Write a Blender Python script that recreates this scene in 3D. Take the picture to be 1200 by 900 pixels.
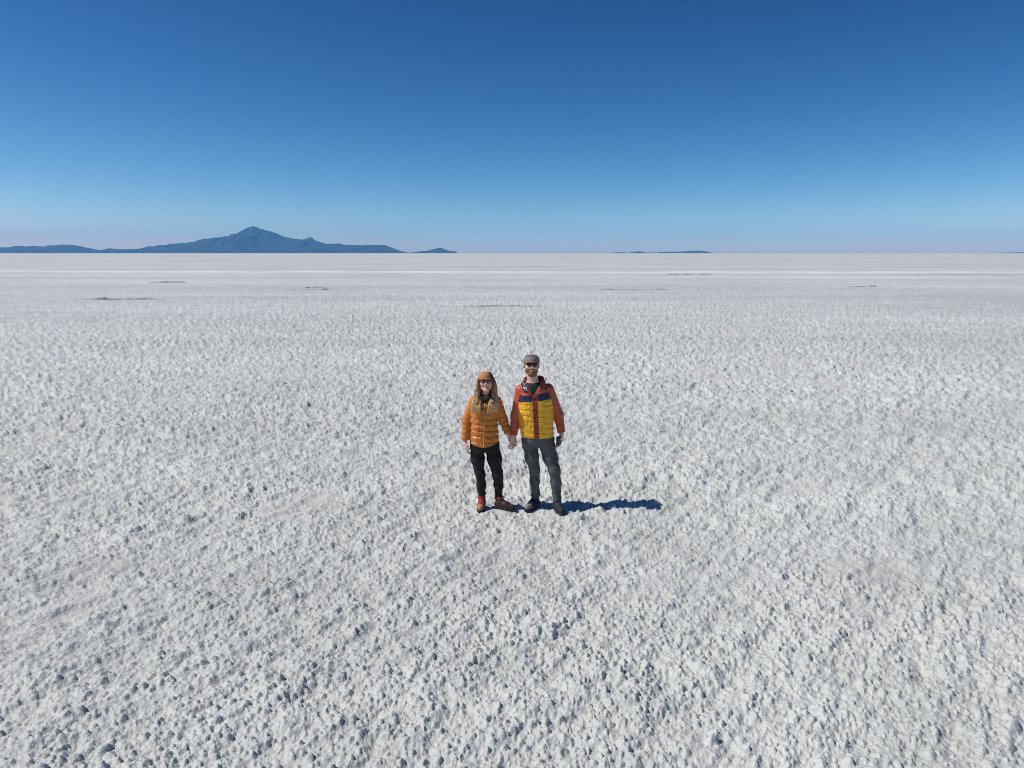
import bpy, math, random
import numpy as np
from mathutils import Vector
R = math.radians
random.seed(7)
for o in list(bpy.data.objects):
    bpy.data.objects.remove(o)
SC = bpy.context.scene
COL = SC.collection

# ------------------------------------------------------------------ camera, light, sky
CAM_H = 2.95
cd = bpy.data.cameras.new('camera')
cd.sensor_width = 36.0
cd.lens = 36.0 * 832 / 1200
cd.clip_start = 0.1
cd.clip_end = 300000
cam = bpy.data.objects.new('camera', cd)
cam.location = (0, 0, CAM_H)
cam.rotation_euler = (R(90 - 10.45), 0, 0)
COL.objects.link(cam)
SC.camera = cam

SUN_EL, SUN_BACK = 50.0, -5.0        # elevation; degrees the sun stands beyond pure left
wd = bpy.data.worlds.new('World')
SC.world = wd
wd.use_nodes = True
nt = wd.node_tree
for n in list(nt.nodes):
    nt.nodes.remove(n)
sky = nt.nodes.new('ShaderNodeTexSky')
sky.sky_type = 'NISHITA'
sky.sun_disc = False
sky.sun_elevation = R(SUN_EL)
sky.sun_rotation = R(-(90 - SUN_BACK))
sky.altitude = 3650
sky.air_density = 1.0
sky.dust_density = 6.0
sky.ozone_density = 4.0
bg = nt.nodes.new('ShaderNodeBackground')
bg.inputs['Strength'].default_value = 0.1
wo = nt.nodes.new('ShaderNodeOutputWorld')
# colour grade of the sky, the same in every direction: a power and a gain per channel
sp = nt.nodes.new('ShaderNodeSeparateColor'); cb = nt.nodes.new('ShaderNodeCombineColor')
nt.links.new(sky.outputs[0], sp.inputs[0])
for ch, (pw, k) in enumerate(((2.45, 1.95), (1.78, 0.98), (1.42, 0.73))):
    m0 = nt.nodes.new('ShaderNodeMath'); m0.operation = 'MULTIPLY'; m0.inputs[1].default_value = 1 / 7
    m1 = nt.nodes.new('ShaderNodeMath'); m1.operation = 'POWER'; m1.inputs[1].default_value = pw
    m2 = nt.nodes.new('ShaderNodeMath'); m2.operation = 'MULTIPLY'; m2.inputs[1].default_value = k * 10
    nt.links.new(sp.outputs[ch], m0.inputs[0]); nt.links.new(m0.outputs[0], m1.inputs[0])
    nt.links.new(m1.outputs[0], m2.inputs[0]); nt.links.new(m2.outputs[0], cb.inputs[ch])
nt.links.new(cb.outputs[0], bg.inputs[0])
nt.links.new(bg.outputs[0], wo.inputs[0])

sd = bpy.data.lights.new('sun', 'SUN')
sd.energy = 4.2
sd.angle = R(0.53)
sd.color = (1.0, 0.96, 0.885)
sun = bpy.data.objects.new('sun', sd)
S = Vector((-math.cos(R(SUN_BACK)) * math.cos(R(SUN_EL)), math.sin(R(SUN_BACK)) * math.cos(R(SUN_EL)), math.sin(R(SUN_EL))))
sun.rotation_euler = S.to_track_quat('Z', 'Y').to_euler()
sun.location = (-30, 5, 40)
COL.objects.link(sun)
SC.view_settings.view_transform = 'Standard'
SC.view_settings.look = 'None'
SC.view_settings.exposure = 0.0
SC.view_settings.gamma = 1.0
SC.cycles.use_denoising = False
SC.cycles.filter_width = 1.0
SC.cycles.volume_bounces = 1
SC.cycles.max_bounces = 8
SC.cycles.diffuse_bounces = 4

# ------------------------------------------------------------------ helpers: numpy noise
def h2(ix, iy, seed):
    x = (ix.astype(np.int64) * 374761393 + iy.astype(np.int64) * 668265263 + seed * 1274126177) & 0xffffffff
    x = ((x ^ (x >> 13)) * 1274126177) & 0xffffffff
    x = ((x ^ (x >> 16)) * 2246822519) & 0xffffffff
    x = x ^ (x >> 15)
    return ((x & 0xffffff) / float(0x1000000)).astype(np.float32)

def vnoise(x, y, seed):
    ix = np.floor(x); iy = np.floor(y)
    fx = (x - ix).astype(np.float32); fy = (y - iy).astype(np.float32)
    fx = fx * fx * (3 - 2 * fx); fy = fy * fy * (3 - 2 * fy)
    a = h2(ix, iy, seed); b = h2(ix + 1, iy, seed); c = h2(ix, iy + 1, seed); d = h2(ix + 1, iy + 1, seed)
    return (a + (b - a) * fx) * (1 - fy) + (c + (d - c) * fx) * fy - 0.5

def fbm(x, y, seed, n=4):
    s = 0.0; a = 1.0
    for k in range(n):
        s = s + a * vnoise(x, y, seed + k)
        x = x * 2.03 + 5.1; y = y * 2.03 + 1.7; a *= 0.5
    return s

def domes(x, y, cell, seed, prob, rmin, rmax, p=0.6, wob=0.0):
    """rounded crystal lumps: one per cell at most"""
    if wob:
        x = x + wob * vnoise(x / (rmax * 0.8), y / (rmax * 0.8), seed + 71)
        y = y + wob * vnoise(x / (rmax * 0.8), y / (rmax * 0.8), seed + 72)
    ix = np.floor(x / cell); iy = np.floor(y / cell)
    out = np.zeros(x.shape, np.float32)
    for dx in (-1, 0, 1):
        for dy in (-1, 0, 1):
            cx = ix + dx; cy = iy + dy
            px = (cx + h2(cx, cy, seed)) * cell; py = (cy + h2(cx, cy, seed + 1)) * cell
            r = rmin + (rmax - rmin) * h2(cx, cy, seed + 2) ** 2
            on = h2(cx, cy, seed + 3) < prob
            t = 1 - ((x - px) ** 2 + (y - py) ** 2) / r ** 2
            v = np.where(on & (t > 0), r * (0.55 + 0.6 * h2(cx, cy, seed + 4)) * np.maximum(t, 0) ** p, 0)
            out = np.maximum(out, v.astype(np.float32))
    return out

# ------------------------------------------------------------------ helpers: meshes, materials
def link(o, parent=None):
    COL.objects.link(o)
    if parent is not None:
        o.parent = parent
    return o

def mesh_obj(name, V, F, mats, parent=None, origin=(0, 0, 0), smooth=True, mi=None):
    V = np.asarray(V, np.float64) - np.asarray(origin)
    me = bpy.data.meshes.new(name)
    if isinstance(F, np.ndarray) and len(F):
        n, k = F.shape
        me.vertices.add(len(V)); me.vertices.foreach_set('co', V.astype(np.float32).ravel())
        me.loops.add(n * k); me.loops.foreach_set('vertex_index', F.astype(np.int32).ravel())
        me.polygons.add(n); me.polygons.foreach_set('loop_start', np.arange(0, n * k, k, dtype=np.int32))
        me.update(calc_edges=True)
        me.validate()
    else:
        me.from_pydata([tuple(v) for v in V], [], F)
        me.update()
    for m in (mats if isinstance(mats, (list, tuple)) else [mats]):
        me.materials.append(m)
    if mi is not None:
        me.polygons.foreach_set('material_index', np.asarray(mi, np.int32))
    me.polygons.foreach_set('use_smooth', np.full(len(me.polygons), smooth))
    me.update()
    return link(bpy.data.objects.new(name, me), parent)

def tag(o, label=None, cat=None, group=None, kind=None):
    if label: o['label'] = label
    if cat: o['category'] = cat
    if group: o['group'] = group
    if kind: o['kind'] = kind
    return o

def mat(name, col, rough=0.7, noise=0.12, nscale=60, bump=0.0, bscale=300, metallic=0.0, sheen=0.0, col2=None, spec=0.4):
    """colour varied by noise + fine bump"""
    m = bpy.data.materials.new(name); m.use_nodes = True
    t = m.node_tree; b = t.nodes['Principled BSDF']
    b.inputs['Roughness'].default_value = rough
    b.inputs['Metallic'].default_value = metallic
    b.inputs['Specular IOR Level'].default_value = spec
    if sheen: b.inputs['Sheen Weight'].default_value = sheen
    tc = t.nodes.new('ShaderNodeTexCoord')
    n = t.nodes.new('ShaderNodeTexNoise'); n.inputs['Scale'].default_value = nscale; n.inputs['Detail'].default_value = 4
    t.links.new(tc.outputs['Object'], n.inputs['Vector'])
    r = t.nodes.new('ShaderNodeValToRGB')
    c2 = col2 or tuple(min(1, c * (1 + noise)) for c in col)
    c1 = col if col2 else tuple(c * (1 - noise) for c in col)
    r.color_ramp.elements[0].color = (*c1, 1); r.color_ramp.elements[1].color = (*c2, 1)
    r.color_ramp.elements[0].position = 0.35; r.color_ramp.elements[1].position = 0.65
    t.links.new(n.outputs['Fac'], r.inputs[0]); t.links.new(r.outputs[0], b.inputs['Base Color'])
    if bump:
        n2 = t.nodes.new('ShaderNodeTexNoise'); n2.inputs['Scale'].default_value = bscale; n2.inputs['Detail'].default_value = 3
        bp = t.nodes.new('ShaderNodeBump'); bp.inputs['Strength'].default_value = bump; bp.inputs['Distance'].default_value = 0.004
        t.links.new(tc.outputs['Object'], n2.inputs['Vector'])
        t.links.new(n2.outputs['Fac'], bp.inputs['Height']); t.links.new(bp.outputs[0], b.inputs['Normal'])
    return m

# ------------------------------------------------------------------ the salt flat
FEET = [(-0.36, 7.92), (-0.10, 7.91), (0.245, 7.93), (0.55, 7.84)]

def salt_plate(x, y):
    # smoother, slightly ruddy plates of bare crust here and there
    return np.clip((fbm(x / 1.25, y / 1.25, 201, 4) - 0.40) / 0.16, 0, 1)

def salt_height(x, y):
    d = np.hypot(x, y)
    # wind-laid texture: stretched along one direction
    ca, sa = math.cos(R(52)), math.sin(R(52))
    u = x * ca + y * sa; v = -x * sa + y * ca
    patch = fbm(x / 1.7, y / 1.7, 11, 3)
    streak = fbm(u / 0.55, v / 0.13, 21, 3)
    near = np.clip((60 - d) / 40, 0, 1)
    h = 0.05 * fbm(x / 1.3, y / 1.3, 31, 3) + 0.034 * streak + 0.02 * fbm(x / 0.24, y / 0.24, 33, 2)
    rough = np.clip(1.0 + 0.45 * patch + 0.25 * streak, 0.6, 1.3)
    grow = np.clip(1 + (d - 6) / 11, 1, 2.3)
    rough = rough * (1 - 0.65 * salt_plate(x, y))
    us, vs = u / 1.15, v / 0.95
    big = domes(us, vs, 0.120, 41, 0.27, 0.020, 0.042, 0.72, 0.03)
    mid = domes(us, vs, 0.045, 51, 0.8, 0.012, 0.027, 0.68, 0.02)
    sml = domes(x, y, 0.026, 61, 0.85, 0.007, 0.0145, 0.6)
    lump = (np.maximum(big * 1.25 * np.clip((26 - d) / 14, 0.35, 1), mid * 1.3) + 0.62 * sml + grow * (0.007 * fbm(x / 0.035, y / 0.035, 71, 2) + 0.040 * fbm(us / 0.10, vs / 0.10, 75, 3))) * rough
    h = h * np.clip((90 - d) / 55, 0.15, 1) + lump * 0.80 * np.clip((60 - d) / 34, 0.06, 1)
    h = h + (0.010 * fbm(x / 0.05, y / 0.05, 91, 2) + 0.016 * fbm(x / 0.09, y / 0.14, 95, 2)) * np.clip((d - 6) / 10, 0, 1) * np.clip((56 - d) / 30, 0.04, 1)
    for fx, fy in FEET:           # trodden level where the four shoes stand
        w = np.exp(-(((x - fx) / 0.15) ** 2 + ((y - fy) / 0.15) ** 2) ** 1.5)
        h = h * (1 - 0.82 * w) + 0.006 * w
    h = h + 0.0
    return h.astype(np.float64)

def build_salt():
    dense = np.linspace(-42, 42, 1180)
    side = np.linspace(42, 62, 130)[1:]
    coarse = np.linspace(62, 298, 60)[1:-1]
    th = np.radians(np.concatenate([dense, side, coarse, 360 - side[::-1]]))
    rr = [0.25, 0.8, 1.5, 2.2, 2.6]
    d = 2.8
    while d < 380:
        rr.append(d)
        px = (d * d + CAM_H ** 2) / (CAM_H * 710)
        d += max(0.0105, (0.74 if d < 40 else 1.2) * px)
    rr += [500, 800, 1500, 3000, 6000, 12000, 24000, 45000]
    rr = np.array(rr)
    nt_, nr = len(th), len(rr)
    X = rr[:, None] * np.sin(th)[None, :]; Y = rr[:, None] * np.cos(th)[None, :]
    Z = salt_height(X.ravel(), Y.ravel()).reshape(X.shape)
    Z *= np.clip((450 - rr) / 300, 0, 1)[:, None]
    V = np.stack([X, Y, Z], -1).reshape(-1, 3)
    i = np.arange(nr - 1)[:, None]; j = np.arange(nt_)[None, :]; j2 = (j + 1) % nt_
    F = np.stack([i * nt_ + j, i * nt_ + j2, (i + 1) * nt_ + j2, (i + 1) * nt_ + j], -1).reshape(-1, 4)[:, ::-1]
    # centre: one more ring collapsed to the middle is closed with quads across the small first ring
    c = len(V)
    V = np.vstack([V, [[0, 0, 0.0]]])
    m = bpy.data.materials.new('salt_crust'); m.use_nodes = True
    t = m.node_tree; N = t.nodes.new; L = t.links.new
    b = t.nodes['Principled BSDF']
    b.inputs['Roughness'].default_value = 0.62
    b.inputs['Specular IOR Level'].default_value = 0.35
    tc = N('ShaderNodeTexCoord')
    def noise(sc, det=3, rough=0.55):
        n = N('ShaderNodeTexNoise'); n.inputs['Scale'].default_value = sc; n.inputs['Detail'].default_value = det; n.inputs['Roughness'].default_value = rough
        L(tc.outputs['Object'], n.inputs['Vector']); return n.outputs['Fac']
    def math_(op, a, b_=None, c_=None):
        n = N('ShaderNodeMath'); n.operation = op
        for k, s in enumerate((a, b_, c_)):
            if s is None: continue
            if isinstance(s, (int, float)): n.inputs[k].default_value = s
            else: L(s, n.inputs[k])
        return n.outputs[0]
    def ramp(f, p0, c0, p1, c1):
        r = N('ShaderNodeValToRGB'); L(f, r.inputs[0])
        r.color_ramp.elements[0].position = p0; r.color_ramp.elements[0].color = (*c0, 1)
        r.color_ramp.elements[1].position = p1; r.color_ramp.elements[1].color = (*c1, 1)
        return r.outputs[0]
    def mix(f, a, b_, mode='MIX'):
        n = N('ShaderNodeMix'); n.data_type = 'RGBA'; n.blend_type = mode
        if isinstance(f, (int, float)): n.inputs[0].default_value = f
        else: L(f, n.inputs[0])
        for k, s in ((6, a), (7, b_)):
            if isinstance(s, tuple): n.inputs[k].default_value = (*s, 1)
            else: L(s, n.inputs[k])
        return n.outputs[2]
    base = ramp(noise(0.9, 5, 0.6), 0.3, (0.61, 0.616, 0.600), 0.7, (0.75, 0.756, 0.737))
    fine = ramp(noise(55, 3), 0.35, (0.86, 0.86, 0.86), 0.62, (1, 1, 1))
    base = mix(1.0, base, fine, 'MULTIPLY')
    big = ramp(noise(0.035, 5, 0.65), 0.35, (0.86, 0.86, 0.86), 0.65, (1.0, 1.0, 1.0))
    base = mix(1.0, base, big, 'MULTIPLY')
    pa = N('ShaderNodeAttribute'); pa.attribute_name = 'plate'
    base = mix(math_('MULTIPLY', pa.outputs['Fac'], 0.55), base, (0.64, 0.605, 0.58))
    # long faint streaks of cleaner and dustier salt
    mp = N('ShaderNodeMapping'); mp.inputs['Scale'].default_value = (0.012, 0.09, 1.0); L(tc.outputs['Object'], mp.inputs[0])
    sn = N('ShaderNodeTexNoise'); sn.inputs['Scale'].default_value = 1.0; sn.inputs['Detail'].default_value = 5; sn.inputs['Roughness'].default_value = 0.65; L(mp.outputs[0], sn.inputs['Vector'])
    base = mix(1.0, base, ramp(sn.outputs['Fac'], 0.36, (0.84, 0.845, 0.835), 0.6, (0.985, 1, 0.985)), 'MULTIPLY')
    # the pale wheel-worn track that crosses the flat far off
    sep = N('ShaderNodeSeparateXYZ'); L(tc.outputs['Object'], sep.inputs[0])
    wob = math_('ADD', math_('MULTIPLY', math_('SUBTRACT', noise(0.05, 3), 0.5), 8.0), math_('MULTIPLY', math_('SUBTRACT', noise(0.012, 2), 0.5), 12.0))
    pat = math_('MULTIPLY_ADD', noise(0.11, 4, 0.7), 2.2, -0.55)
    tt = math_('ADD', math_('MULTIPLY_ADD', sep.outputs[0], 0.045, sep.outputs[1]), wob)
    def band(c0, w, soft):
        return math_('SUBTRACT', 1.0, math_('SMOOTHSTEP' if False else 'MINIMUM', math_('MAXIMUM', math_('DIVIDE', math_('SUBTRACT', math_('ABSOLUTE', math_('SUBTRACT', tt, c0)), w), soft), 0.0), 1.0))
    pat = math_('MINIMUM', math_('MAXIMUM', pat, 0.25), 1.0)
    trk = math_('MULTIPLY', math_('MULTIPLY', band(114, 3.5, 5.0), 0.9), pat)
    base = mix(trk, base, (0.84, 0.84, 0.83))
    base = mix(math_('MULTIPLY', math_('MULTIPLY', band(99, 1.2, 2.0), 0.5), pat), base, (0.55, 0.55, 0.54))
    base = mix(math_('MULTIPLY', math_('MULTIPLY', band(93, 1.5, 2.5), 0.5), pat), base, (0.80, 0.80, 0.79))
    L(base, b.inputs['Base Color'])
    hgt = math_('ADD', math_('MULTIPLY', noise(70, 3, 0.6), 0.006), math_('MULTIPLY', noise(26, 3, 0.6), 0.017))
    bp = N('ShaderNodeBump'); bp.inputs['Strength'].default_value = 0.8; bp.inputs['Distance'].default_value = 1.0
    L(hgt, bp.inputs['Height']); L(bp.outputs[0], b.inputs['Normal'])
    tri = np.array([[c, k, (k + 1) % nt_] for k in range(nt_)])
    me = bpy.data.meshes.new('salt_flat')
    nq, ntri = len(F), len(tri)
    me.vertices.add(len(V)); me.vertices.foreach_set('co', V.astype(np.float32).ravel())
    me.loops.add(nq * 4 + ntri * 3)
    me.loops.foreach_set('vertex_index', np.concatenate([F.ravel(), tri[:, ::-1].ravel()]).astype(np.int32))
    me.polygons.add(nq + ntri)
    me.polygons.foreach_set('loop_start', np.concatenate([np.arange(nq) * 4, nq * 4 + np.arange(ntri) * 3]).astype(np.int32))
    me.polygons.foreach_set('use_smooth', np.ones(nq + ntri, bool))
    me.update(calc_edges=True)
    at = me.attributes.new('plate', 'FLOAT', 'POINT')
    at.data.foreach_set('value', (salt_plate(V[:, 0], V[:, 1]) * np.clip((90 - np.hypot(V[:, 0], V[:, 1])) / 50, 0, 1)).astype(np.float32))
    me.materials.append(m)
    o = link(bpy.data.objects.new('salt_flat', me))
    tag(o, 'white lumpy salt crust stretching flat to the horizon', 'salt flat', kind='structure')
build_salt()

# ------------------------------------------------------------------ mountains far beyond the flat
def skyline(pts, D):
    """outline heights, given as (bearing, angle) marks, to metres at distance D"""
    p = R(10.45); f = 832.0; out = []
    for u, v in pts:
        base = 295.1 + 2.2 * min(u, 540) / 540 if u < 540 else (297.4 if u < 900 else 295.6)
        q = (450 - (296.55 - (base - v))) / f
        dy = math.cos(p) + q * math.sin(p); dz = -math.sin(p) + q * math.cos(p)
        out.append(((u - 600) / f * D / dy, max(0.0, dz / dy * D)))
    return out

rock = mat('mountain_rock', (0.010, 0.011, 0.014), 0.9, nscale=0.0011, col2=(0.030, 0.028, 0.028))

def mountain(name, pts, D, W, label, seed, nx=260, ny=70):
    prof = skyline(pts, D)
    xs = np.array([a for a, _ in prof]); zs = np.array([b for _, b in prof])
    x = np.linspace(xs[0], xs[-1], nx)
    h = np.interp(x, xs, zs)
    t = np.linspace(-1, 1, ny)
    Xg, Tg = np.meshgrid(x, t)
    Hg = np.repeat(h[None, :], ny, 0)
    gx = Xg / (W * 0.16); gt = Tg * W / (W * 0.35)
    warp = fbm(gx * 0.7, gt * 0.7, seed + 9, 3)
    rid = 1 - np.abs(2 * fbm(gx + warp, gt, seed, 4))
    side = np.abs(Tg)
    shape = np.clip(1 - side, 0, 1) ** 1.35
    Zg = Hg * shape * (1 - 0.75 * (1 - np.clip(rid, 0, 1)) * np.minimum(side * 4, 1)) 
    Zg = Zg * (1 + 0.07 * fbm(Xg / (W * 0.07), Tg * 7, seed + 3, 4) + 0.07 * fbm(Xg / (W * 0.025), Tg * 16, seed + 6, 3)) - 4.0
    V = np.stack([Xg, D + Tg * W, Zg], -1).reshape(-1, 3)
    i = np.arange(ny - 1)[:, None]; j = np.arange(nx - 1)[None, :]
    F = np.stack([i * nx + j, i * nx + j + 1, (i + 1) * nx + j + 1, (i + 1) * nx + j], -1).reshape(-1, 4)
    o = mesh_obj(name, V, F, rock, origin=(float(x.mean()), D, 0))
    o.location = (float(x.mean()), D, 0)
    return tag(o, label, 'mountain', kind='structure')

TUN = [(112, 295), (120, 293.6), (128, 290), (149, 291), (170, 290.7), (184, 286), (194, 286), (205, 284.3), (224, 281.8), (237, 279.6), (250, 277.2), (256, 277), (262, 275.8), (277.5, 273), (285, 268.9), (292.5, 265.6), (298.7, 265.0), (303, 265.4), (307, 266.8), (317.5, 270.5), (327.5, 275), (335, 277.5), (346, 279.2), (356, 280), (363.7, 277.6), (370, 280.7), (382.5, 285), (391, 285.7), (396, 284.6), (402.5, 287), (417.5, 286.7), (435, 287.2), (450, 287.1), (460, 290.2), (466, 293.5), (471, 297)]
mountain('volcano', TUN, 30000, 5200, 'broad blue volcano with a pointed summit on the left horizon', 5)
mountain('hill', [(-60, 293), (-30, 289), (0, 288.1), (15, 287.7), (17.5, 286.6), (55, 286.4), (57, 284.8), (75, 284.9), (93, 286.5), (103, 289.5), (112, 291.6), (124, 293.4), (135, 295.6)], 29000, 3000, 'low flat-topped blue ridge at the far left of the horizon', 15, 160, 40)
mountain('hill', [(474, 297), (480, 296.4), (490, 295), (500, 293.7), (510, 291.2), (515.5, 289.8), (521, 292), (527.5, 294.4), (532, 294.6), (537.5, 297.2)], 28000, 1400, 'small peaked blue hill just right of the volcano', 25, 90, 30)
mountain('hill', [(712, 297.1), (722, 296.4), (726, 295.6), (729, 296.2), (739, 296.9)], 34000, 700, 'leftmost and smallest but one of the blue islets right of centre', 35, 40, 16)
mountain('hill', [(735, 297.0), (742, 295.6), (746, 294.6), (751.5, 295.2), (760, 296.9)], 34000, 700, 'rounded blue islet second from the left on the right half of the horizon', 45, 40, 16)
mountain('hill', [(757, 296.9), (763.5, 296.1), (772, 296.9)], 34000, 500, 'tiniest blue islet between the rounded one and the long one', 55, 24, 12)
mountain('hill', [(768, 296.9), (777, 295.7), (788, 295.3), (797, 295.5), (808, 294.4), (815, 294.1), (821, 293.7), (827, 294.8), (838, 297.4)], 34000, 1200, 'long low blue island rising to its right end right of centre', 65, 80, 20)
mountain('hill', [(1140, 295.6), (1160, 295.2), (1183, 294.7), (1200, 294.3), (1230, 294.0), (1260, 295.6)], 34000, 900, 'thin strip of far hills at the right edge of the horizon', 75, 60, 16)

# ------------------------------------------------------------------ the air between: one closed box of thin blue haze
def haze():
    x, y, z0, z1 = 46000, 46000, -6.0, 1300.0
    V = [(a, b, c) for a in (-x, x) for b in (-y, y) for c in (z0, z1)]
    F = [(0, 1, 3, 2), (4, 6, 7, 5), (0, 4, 5, 1), (2, 3, 7, 6), (0, 2, 6, 4), (1, 5, 7, 3)]
    m = bpy.data.materials.new('haze'); m.use_nodes = True
    t = m.node_tree
    for n in list(t.nodes): t.nodes.remove(n)
    o = t.nodes.new('ShaderNodeOutputMaterial'); v = t.nodes.new('ShaderNodeVolumePrincipled')
    v.inputs['Color'].default_value = (0.15, 0.50, 0.96, 1)
    v.inputs['Density'].default_value = 1.9e-5
    v.inputs['Anisotropy'].default_value = 0.0
    t.links.new(v.outputs[0], o.inputs['Volume'])
    h = mesh_obj('haze', V, F, m, smooth=False)
    tag(h, 'thin blue haze in the air over the whole flat', 'haze', kind='stuff')
haze()

# ------------------------------------------------------------------ broken crust ridges on the flat
ridge_m = mat('shade_darkened_crust', (0.20, 0.20, 0.195), 0.85, nscale=3.0, col2=(0.42, 0.42, 0.41), bump=0.5, bscale=8)  # brine-dirty salt, base colour darkened further in place of shaded camera-side faces
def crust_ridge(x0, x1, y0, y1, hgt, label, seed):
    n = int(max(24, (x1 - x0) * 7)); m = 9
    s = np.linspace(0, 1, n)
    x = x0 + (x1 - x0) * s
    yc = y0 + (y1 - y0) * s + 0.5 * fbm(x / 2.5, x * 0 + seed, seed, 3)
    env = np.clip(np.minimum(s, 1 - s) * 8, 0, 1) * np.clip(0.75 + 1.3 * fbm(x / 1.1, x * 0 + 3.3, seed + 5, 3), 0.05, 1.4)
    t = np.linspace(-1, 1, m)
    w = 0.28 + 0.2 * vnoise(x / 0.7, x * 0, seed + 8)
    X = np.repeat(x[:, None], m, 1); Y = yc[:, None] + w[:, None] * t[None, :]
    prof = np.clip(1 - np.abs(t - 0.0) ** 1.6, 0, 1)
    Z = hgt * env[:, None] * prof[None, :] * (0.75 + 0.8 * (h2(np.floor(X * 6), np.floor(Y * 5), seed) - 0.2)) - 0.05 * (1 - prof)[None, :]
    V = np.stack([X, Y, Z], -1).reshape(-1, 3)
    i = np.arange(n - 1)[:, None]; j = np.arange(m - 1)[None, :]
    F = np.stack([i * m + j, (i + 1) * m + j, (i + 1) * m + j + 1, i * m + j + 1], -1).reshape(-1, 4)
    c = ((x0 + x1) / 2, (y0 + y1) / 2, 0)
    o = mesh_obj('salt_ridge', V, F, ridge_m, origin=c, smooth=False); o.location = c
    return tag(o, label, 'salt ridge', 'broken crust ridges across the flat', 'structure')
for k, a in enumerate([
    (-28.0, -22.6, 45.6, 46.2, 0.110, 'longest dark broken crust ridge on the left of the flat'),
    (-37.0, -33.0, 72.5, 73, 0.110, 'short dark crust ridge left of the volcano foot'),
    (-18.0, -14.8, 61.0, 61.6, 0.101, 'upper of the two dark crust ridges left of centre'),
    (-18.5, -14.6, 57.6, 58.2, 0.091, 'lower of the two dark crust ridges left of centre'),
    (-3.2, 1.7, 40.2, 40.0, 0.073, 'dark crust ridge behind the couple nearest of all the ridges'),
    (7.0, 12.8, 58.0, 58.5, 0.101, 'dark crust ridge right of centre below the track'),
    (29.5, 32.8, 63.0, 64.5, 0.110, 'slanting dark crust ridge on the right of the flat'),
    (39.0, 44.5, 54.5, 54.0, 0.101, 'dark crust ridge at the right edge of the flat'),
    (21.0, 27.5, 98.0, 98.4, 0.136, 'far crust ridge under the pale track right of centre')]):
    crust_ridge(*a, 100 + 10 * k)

# ------------------------------------------------------------------ implicit surfaces -> meshes
class Field:
    def __init__(s, lo, hi, vox):
        s.lo = np.array(lo, np.float32); s.vox = vox
        s.n = np.ceil((np.array(hi) - s.lo) / vox).astype(int) + 1
        s.d = np.full(s.n, 0.2, np.float32)
    def block(s, blo, bhi):
        a = np.clip(np.floor((np.array(blo) - s.lo) / s.vox).astype(int), 0, s.n - 1)
        b = np.clip(np.ceil((np.array(bhi) - s.lo) / s.vox).astype(int) + 1, 1, s.n)
        sl = tuple(slice(x, y) for x, y in zip(a, b))
        ax = [s.lo[i] + s.vox * np.arange(a[i], b[i], dtype=np.float32) for i in range(3)]
        return sl, ax[0][:, None, None], ax[1][None, :, None], ax[2][None, None, :]
    def add(s, prim, k=0.0):
        fn, lo, hi = prim; pad = 0.03 + k
        sl, x, y, z = s.block(np.array(lo) - pad, np.array(hi) + pad)
        if 0 in s.d[sl].shape: return
        b = fn(x, y, z).astype(np.float32); a = s.d[sl]
        if k > 0:
            h = np.maximum(k - np.abs(a - b), 0) / k
            s.d[sl] = np.minimum(a, b) - h * h * k * 0.25
        else:
            s.d[sl] = np.minimum(a, b)
    def cut(s, prim, k=0.0):
        fn, lo, hi = prim; pad = 0.03 + k
        sl, x, y, z = s.block(np.array(lo) - pad, np.array(hi) + pad)
        b = -fn(x, y, z).astype(np.float32); a = s.d[sl]
        if k > 0:
            h = np.maximum(k - np.abs(a - b), 0) / k
            s.d[sl] = np.maximum(a, b) + h * h * k * 0.25
        else:
            s.d[sl] = np.maximum(a, b)
    def mesh(s):
        d = s.d
        d[0], d[-1] = 0.2, 0.2; d[:, 0], d[:, -1] = 0.2, 0.2; d[:, :, 0], d[:, :, -1] = 0.2, 0.2
        ins = d < 0
        nx, ny, nz = np.array(d.shape) - 1
        cnt = np.zeros((nx, ny, nz), np.int8)
        for i in (0, 1):
            for j in (0, 1):
                for k in (0, 1):
                    cnt += ins[i:nx + i, j:ny + j, k:nz + k]
        act = np.argwhere((cnt > 0) & (cnt < 8))
        idx = np.full((nx, ny, nz), -1, np.int32)
        idx[act[:, 0], act[:, 1], act[:, 2]] = np.arange(len(act))
        cor = [(i, j, k) for i in (0, 1) for j in (0, 1) for k in (0, 1)]
        cv = {c: d[act[:, 0] + c[0], act[:, 1] + c[1], act[:, 2] + c[2]] for c in cor}
        acc = np.zeros((len(act), 3)); num = np.zeros(len(act))
        for a in cor:
            for ax in range(3):
                if a[ax]: continue
                b = list(a); b[ax] = 1; b = tuple(b)
                va, vb = cv[a], cv[b]
                m = (va < 0) != (vb < 0)
                t = np.where(m, va / np.where(m, va - vb, 1), 0)
                p = np.zeros((len(act), 3)); p[:] = a; p[:, ax] += t
                acc += p * m[:, None]; num += m
        V = s.lo + s.vox * (act + acc / num[:, None])
        F = []
        for ax in range(3):
            sh = [slice(1, n) for n in (nx, ny, nz)]; sh[ax] = slice(0, (nx, ny, nz)[ax])
            sh2 = list(sh); sh2[ax] = slice(1, (nx, ny, nz)[ax] + 1)
            A = ins[tuple(sh)]; B = ins[tuple(sh2)]
            for fl in (True, False):
                e = np.argwhere((A & ~B) if fl else (~A & B))
                if not len(e): continue
                off = [1, 1, 1]; off[ax] = 0
                e = e + np.array(off)
                u, v = [(1, 2), (2, 0), (0, 1)][ax]
                q = []
                for du, dv in ((1, 1), (0, 1), (0, 0), (1, 0)):
                    c = e.copy(); c[:, u] -= du; c[:, v] -= dv
                    q.append(idx[c[:, 0], c[:, 1], c[:, 2]])
                q = np.stack(q, 1)
                F.append(q if fl else q[:, ::-1])
        return V, np.concatenate(F)

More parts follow.
